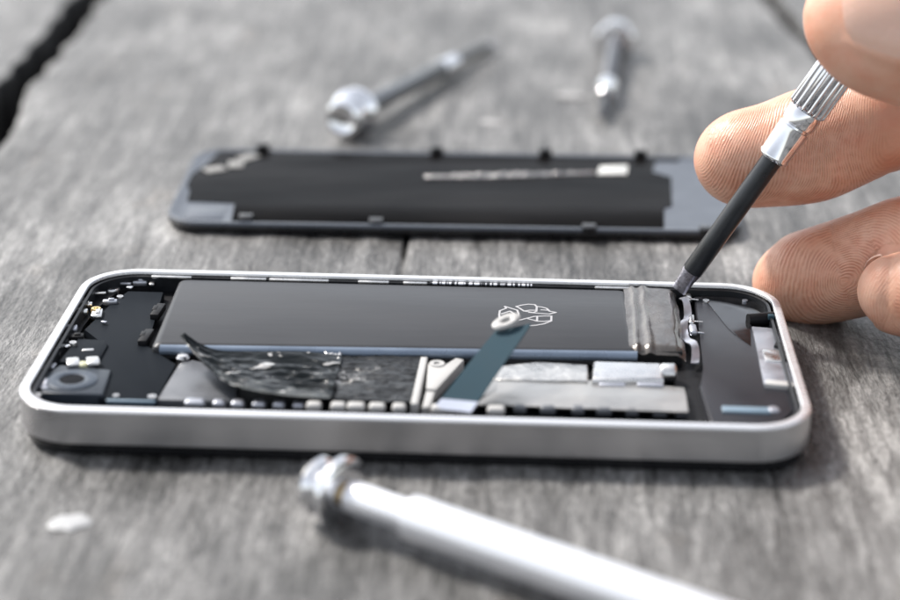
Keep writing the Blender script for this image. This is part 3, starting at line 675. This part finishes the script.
    for k, (px, py) in enumerate(((688, 296), (690, 307), (692, 318), (693, 329), (696, 340), (698, 352))):
        c = at(px, py, 0.6); bm = NB(); jx = random.uniform(-0.03, 0.03); box(bm, (c.x+0.02+jx, c.y, 0.57+random.uniform(-0.02, 0.03)), (0.04+0.02*random.random(), 0.12+0.07*random.random(), 0.05), 0.035, R(random.uniform(-8, 14)), 3)
        if k in (0, 2, 3): box(bm, (c.x+0.10, c.y-0.12, 0.585), (0.07, 0.018, 0.012), 0.008, R(-12)); obj('spring_contact', bm, 'bright_metal' if k % 2 == 0 else 'grey_metal', t)
    # loudspeaker enclosure
    sp = [(4.40, 2.66), (4.9, 2.70), (5.25, 2.52), (5.45, 2.15), (5.52, 1.7), (5.20, 1.66), (5.16, -0.98), (5.56, -1.02), (5.56, -1.9), (5.3, -2.35), (4.95, -2.5), (4.30, -2.45), (4.22, -1.1), (4.36, -0.4)]
    bm = NB(); prism(bm, sp, 0.36, 0.56, 0.03, 3); obj('speaker_box', bm, 'speaker', t)
    # painted-in reflection on the speaker corner: thin black sheet with a curved edge
    ed = [tuple(interp([(690, 292, 0), (704, 299, 0), (716, 313, 0), (731, 331, 0), (751, 346, 0)], k/14))[:2] for k in range(15)]
    cur = ed+[(750.5, 330), (749, 316), (768, 312), (762, 301), (750, 293.5), (738, 290)]
    bm = NB(); prism(bm, poly_at(cur, 0.566), 0.555, 0.567, 0.003); obj('speaker_reflection', bm, 'black_glass', t)
    bm = NB(); c0 = at(722, 411, .55); c1 = at(770, 412.5, .55); prism(bm, [(c0.x, c0.y-0.10), (c1.x, c1.y-0.10), (c1.x, c1.y+0.10), (c0.x, c0.y+0.10)], 0.45, 0.60, 0.03, 3); obj('edge_pad', bm, 'edge_strip', t)
    c = at(773, 411, .55); bm = NB(); lathe_z(bm, (c.x, c.y), [(0.1, 0.45), (0.1, 0.57), (0.07, 0.60), (0.01, 0.60)]); obj('screw', bm, 'grey_metal', t)
    # dock end: grey bracket with pale blocks
    bm = NB(); prism(bm, poly_at([(752, 326), (776, 328), (797, 386), (764, 383)], 0.60), 0.36, 0.60, 0.02); dk = obj('dock_bracket', bm, 'grey_metal', t)
    bm = NB(); prism(bm, poly_at([(766, 379), (797, 382), (797, 386.5), (765, 383.5)], 0.63), 0.55, 0.63, 0.015); obj('bracket_lip', bm, 'white', dk)
    bm = NB(); prism(bm, poly_at([(762, 349), (780, 350), (785, 361), (766, 360)], 0.63), 0.55, 0.635, 0.02); obj('connector', bm, 'bright_metal', dk)
    bm = NB(); prism(bm, poly_at([(776, 342), (786, 343), (791, 360), (784, 360), (780, 348), (774, 346)], 0.63), 0.55, 0.645, 0.01); obj('connector', bm, 'cavity', dk)
    bm = NB(); a_, b_ = at(748, 320, 0.6), at(774, 318, 0.6); tube(bm, [a_, b_], 0.10, 16); obj('speaker_port', bm, 'cavity', t)
    bm = NB(); c = at(771, 317, 0.66); box(bm, (c.x, c.y, 0.66), (0.05, 0.05, 0.04), 0.015); obj('contact_pad', bm, 'teal', t)
    for px, py, r_ in ((120, 296, 0.06), (152, 396, 0.07), (116, 395, 0.05), (706, 300, 0.06), (745, 300, 0.05), (606, 392, 0.05), (676, 396, 0.06)):
        screw(px, py, r_, 0.585 if px > 690 else 0.545, 'grey_metal' if px % 2 else 'bright_metal')
    for k, (px, py, hx, hy) in enumerate(((100, 293, .10, .03), (122, 283, .16, .03), (88, 299, .05, .05), (70, 322, .04, .07), (104, 322, .05, .03), (66, 346, .05, .05), (88, 350, .09, .03), (52, 366, .05, .09), (130, 287, .05, .05), (152, 283, .04, .08))):
        c = at(px, py, 0.56); bm = NB(); box(bm, (c.x, c.y, 0.555), (hx, hy, 0.02), 0.012, R(random.uniform(-30, 30))); obj('contact_pad', bm, ('bright_metal', 'grey_metal', 'chrome')[k % 3], t)
    # fittings inside the far right corner
    for px, py in ((707, 288.5), (714, 289.5), (732, 288.5), (738, 290.5), (764, 300)):
        c = at(px, py, 0.62); bm = NB(); box(bm, (c.x, c.y, 0.60), (0.06, 0.04, 0.03), 0.015, R(random.uniform(-20, 20))); obj('spring_contact', bm, 'bright_metal', t)
phone()

# ------------------------------------------------------------------ the hand
class Finger:
    def __init__(s, pts, rad, palm, flat=0.93, tipk=1.15, dents=(), n=90):
        s.P = [Vector(p) for p in pts]; s.n = n
        C = [interp(s.P, i/(n-1)) for i in range(n)]
        Ls = [0.0]
        for a_, b_ in zip(C, C[1:]): Ls.append(Ls[-1]+(b_-a_).length)
        rr = [interp([(r, 0, 0) for r in rad], i/(n-1)).x for i in range(n)]
        # resample: denser at the tip
        s.L = Ls[-1]; tot = s.L
        s.S = [tot*(i/(n-1))**1.6 for i in range(n)]
        s.C = [Vector([np.interp(x, Ls, [c[k] for c in C]) for k in range(3)]) for x in s.S]
        s.r = []
        for x in s.S:
            r = float(np.interp(x, Ls, rr)); k = tipk*r
            for d, a_, w in dents: r *= 1-a_*math.exp(-((x-d)/w)**2)
            if x < k: r *= max(0.02, (1-(1-x/k)**2.2))**0.5
            s.r.append(r)
        s.flat = flat; s.palm = Vector(palm); s.T = []; s.N = []; s.B = []
        for i in range(n):
            t_ = (s.C[min(i+1, n-1)]-s.C[max(i-1, 0)]).normalized()
            N = (s.palm-t_*s.palm.dot(t_)).normalized(); s.T.append(t_); s.N.append(N); s.B.append(t_.cross(N))
    def pt(s, x, a_, off=0.0):
        """a_ = 0 on the pad, pi on the back"""
        f = (max(x, 0)/s.L)**(1/1.6)*(s.n-1); i = min(int(f), s.n-2); u = f-i
        c = s.C[i].lerp(s.C[i+1], u); r = lerp(s.r[i], s.r[i+1], u)+off; N = s.N[i].lerp(s.N[i+1], u); B = s.B[i].lerp(s.B[i+1], u)
        e = math.cos(a_)
        return c+N*(r*s.flat*e)+B*(r*math.sin(a_))
    def build(s, bm, m=40):
        loops = [[s.C[i]+s.N[i]*(s.r[i]*s.flat*math.cos(2*PI*k/m))+s.B[i]*(s.r[i]*math.sin(2*PI*k/m)) for k in range(m)] for i in range(s.n)]
        loft(bm, loops, closed=False, cap0=True, cap1=True)

VIEW = Vector((0.0, -0.93, 0.36))
index = Finger([aty(694, 162, 3.75), aty(757, 157, 3.8), aty(808, 146, 3.85), aty(850, 131, 3.85), aty(905, 108, 3.75), (9.2, 3.6, 4.35), (11.6, 3.5, 5.0), (13.4, 3.6, 5.0)],
               [0.80, 0.86, 0.97, 0.93, 0.95, 0.98, 1.1, 1.2], (-0.15, -0.95, 0.05), 0.92, 1.15, ((2.95, 0.05, 0.08), (3.15, 0.045, 0.06), (2.72, 0.03, 0.05)))
middle = Finger([aty(753, 279, 3.78), aty(785, 281, 3.6), aty(822, 275, 3.35), aty(870, 262, 3.1), aty(905, 250, 2.95), (9.4, 2.7, 2.1), (11.8, 3.3, 3.4), (13.6, 3.6, 3.6)],
                [0.72, 0.78, 0.84, 0.88, 0.90, 0.93, 1.05, 1.15], (-0.05, -0.98, 0.12), 0.92, 1.15, ((2.9, 0.03, 0.08),))
ring = Finger([aty(857, 290, 1.75), aty(880, 291, 1.7), aty(905, 294, 1.65), (8.9, 0.85, 1.30), (10.3, 1.1, 1.7), (12.0, 2.8, 2.1), (13.8, 3.7, 2.2)],
              [0.62, 0.66, 0.72, 0.80, 0.86, 0.98, 1.1], (0.1, -0.9, -0.25), 0.92, 1.1)
little = Finger([(9.3, 0.2, 0.62), (10.2, 0.0, 0.66), (11.1, 0.5, 0.8), (12.2, 2.0, 0.95), (13.8, 3.5, 1.3)], [0.58, 0.62, 0.68, 0.78, 0.95], (0.1, -0.7, -0.6), 0.92, 1.1)
thumb = Finger([aty(805, 5, 1.45), aty(850, 17, 1.4), aty(900, 33, 1.35), (8.4, 1.25, 5.05), (10.4, 1.2, 4.6), (12.8, 1.9, 3.9), (15.0, 3.0, 3.3)],
               [0.98, 1.06, 1.10, 1.06, 1.12, 1.35, 1.5], (0.0, 0.72, -0.70), 0.86, 1.2)
bm = NB()
for f in (index, middle, ring, little, thumb): f.build(bm)
# palm and wrist, outside the picture to the right
loops = []
for x, cy, cz, hy, hz in ((11.6, 3.6, 3.4, 0.6, 1.3), (12.2, 3.6, 3.3, 1.0, 2.0), (13.4, 3.6, 3.25, 1.2, 2.3), (15.5, 3.5, 3.2, 1.35, 2.4), (17.5, 3.5, 3.2, 1.4, 2.25), (19.5, 3.6, 3.2, 1.4, 1.9), (21.5, 3.7, 3.2, 1.45, 1.8), (24.5, 3.2, 3.8, 1.8, 2.1), (28, 1.6, 5.2, 2.3, 2.6)):
    loops.append([(x, cy+hy*math.copysign(abs(math.cos(a_))**0.8, math.cos(a_)), cz+hz*math.copysign(abs(math.sin(a_))**0.8, math.sin(a_))) for a_ in [2*PI*k/40 for k in range(40)]])
loft(bm, loops, closed=False, cap0=True, cap1=True)
bmesh.ops.recalc_face_normals(bm, faces=bm.faces)
me = bpy.data.meshes.new('hand_rough'); bm.to_mesh(me); bm.free()
tmp = bpy.data.objects.new('hand_rough', me); COL.objects.link(tmp)
md = tmp.modifiers.new('r', 'REMESH'); md.mode = 'VOXEL'; md.voxel_size = 0.05
m2 = tmp.modifiers.new('s', 'SMOOTH'); m2.factor = 0.5; m2.iterations = 6
dg = bpy.context.evaluated_depsgraph_get(); dg.update()
hm = bpy.data.meshes.new_from_object(tmp.evaluated_get(dg)); hm.name = 'hand'
bpy.data.objects.remove(tmp); bpy.data.meshes.remove(me)
hm.materials.clear(); hm.materials.append(M['skin'])
hm.polygons.foreach_set('use_smooth', np.ones(len(hm.polygons), dtype=bool))
# friction ridges: each pad gets its own field of ridge numbers
V = np.empty(len(hm.vertices)*3, np.float32); hm.vertices.foreach_get('co', V); V = V.reshape(-1, 3)
ridge = np.zeros(len(V), np.float32); pad = np.zeros(len(V), np.float32); best = np.full(len(V), 1e9)
for f, s0, ks, kt, sp, lim, skew in ((index, 3.4, 0.95, 0.62, 0.050, 3.4, 0.5), (middle, 1.75, 0.85, 0.95, 0.048, 3.2, 0.25), (ring, 1.3, 0.7, 1.0, 0.05, 2.5, 0.0)):
    C = np.array([c[:] for c in f.C]); 
    lo = C[:70].min(0)-1.2; hi = C[:70].max(0)+1.2
    sel = np.where(((V > lo) & (V < hi)).all(1))[0]
    D = ((V[sel][:, None, :]-C[None, ::2, :])**2).sum(2); k = D.argmin(1)*2; dm = np.sqrt(D.min(1))
    r_ = np.array(f.r)[k]; T = np.array([x[:] for x in f.T])[k]; N = np.array([x[:] for x in f.N])[k]; B = np.array([x[:] for x in f.B])[k]
    d = V[sel]-C[k]; s_ = np.array(f.S)[k]+(d*T).sum(1); ang = np.arctan2((d*B).sum(1), (d*N).sum(1)); tt = ang*np.maximum(r_, 0.5)
    nzv = np.array([mnoise.noise(Vector((float(a_)*0.9, float(b_)*0.9, s0*7))) for a_, b_ in zip(s_, tt)])
    q = np.sqrt(((s_-s0+skew*tt)*ks)**2+(tt*kt)**2*np.where(s_ < s0, 0.55, 1.0)+1e-4)
    ph = (q+0.30*nzv)/sp
    w = np.clip((1.75-np.abs(ang))/0.5, 0, 1)*np.clip((lim-s_)/0.8, 0, 1)*np.clip(s_/0.25, 0, 1)
    ok = (dm < r_*1.25+0.1) & (dm < best[sel])
    ii = sel[ok]; ridge[ii] = ph[ok]; pad[ii] = w[ok]*(0.4 if f is ring else 1.0); best[ii] = dm[ok]
Ct = np.array([c[:] for c in thumb.C]); sel = np.where(V[:, 2] > 3.9)[0]; sel = sel[V[sel][:, 0] < 9.0]
D = ((V[sel][:, None, :]-Ct[None])**2).sum(2); k = D.argmin(1); T = np.array([x[:] for x in thumb.T])[k]; N = np.array([x[:] for x in thumb.N])[k]; B = np.array([x[:] for x in thumb.B])[k]
d = V[sel]-Ct[k]; s_ = np.array(thumb.S)[k]+(d*T).sum(1); ang = np.arctan2((d*B).sum(1), -(d*N).sum(1)); r_ = np.array(thumb.r)[k]
lat = np.abs(ang)-0.86; lng = s_-1.80
side = np.exp(-((lat-0.10)/0.10)**2)*np.clip((s_-0.55)/0.25, 0, 1)*np.clip((1.95-s_)/0.15, 0, 1)
cut = np.exp(-((lng-0.10)/0.10)**2)*np.clip((1.0-np.abs(ang))/0.15, 0, 1)
V[sel] += ((d-T*(d*T).sum(1)[:, None])/np.maximum(np.linalg.norm(d, axis=1), 1e-3)[:, None])*(0.05*np.maximum(side, cut))[:, None]
hm.vertices.foreach_set('co', V.ravel()); hm.update()
for nm, arr in (('ridge', ridge), ('pad', pad)):
    at_ = hm.attributes.new(nm, 'FLOAT', 'POINT'); at_.data.foreach_set('value', arr)
hand = bpy.data.objects.new('hand', hm); COL.objects.link(hand)
tag(hand, 'right hand from the right edge gripping the silver screwdriver, fingertips above the table', 'hand')
bm = NB()
A_ = [Vector(p) for p in ((25.0, 3.0, 4.0), (28, 1.6, 5.2), (33, -1.5, 7.6), (40, -7, 11.5), (47, -13, 16))]
loops = []
for i, p in enumerate(A_):
    t_ = (A_[min(i+1, 4)]-A_[max(i-1, 0)]).normalized(); u_ = t_.cross(Vector((0, 0, 1))).normalized(); w_ = t_.cross(u_); r_ = (2.9, 3.1, 3.9, 4.9, 5.6)[i]
    loops.append([p+r_*(math.cos(2*PI*k/48)*u_+math.sin(2*PI*k/48)*w_)*(1+0.03*math.sin(5*2*PI*k/48+i*2)) for k in range(48)])
loft(bm, loops, closed=False, cap0=True, cap1=True); obj('unseen_sleeve', bm, mat('dark_sleeve', (0.03, 0.032, 0.04), 0.85, 0, 0.2, 3, 0.3, 30), hand)  # sleeve of the unseen forearm, added to block sky light at front right
def nail(f, s0, s1, half, m, over=0.02, edge=0.0):
    def g(u, v):
        x = lerp(s0, s1, u); w = half*(0.62+0.38*math.sin(PI*min(0.5, 0.12+u*1.1)))
        a_ = PI+lerp(-w, w, v)
        x2 = x+0.10*(1-u)*((v-0.5)*2)**2*1.6-0.10*u*((v-0.5)*2)**2*1.2
        if edge and u < 0.25: x3 = max(x2, 0.36); p = f.pt(x3, a_, 0.03); return p-f.T[3]*(max(0, x3-x2)*edge)
        return f.pt(max(x2, 0.02), a_, over-0.035*abs((v-0.5)*2)**3)
    bm = NB(); sheet(bm, g, 26, 26, 0.03)
    return obj('fingernail', bm, m, hand, 60)
nail(thumb, 0.42, 1.75, 0.92, 'nail', 0.03)
nail(ring, 0.03, 0.95, 0.72, 'nail_edge', 0.012, 0.7)
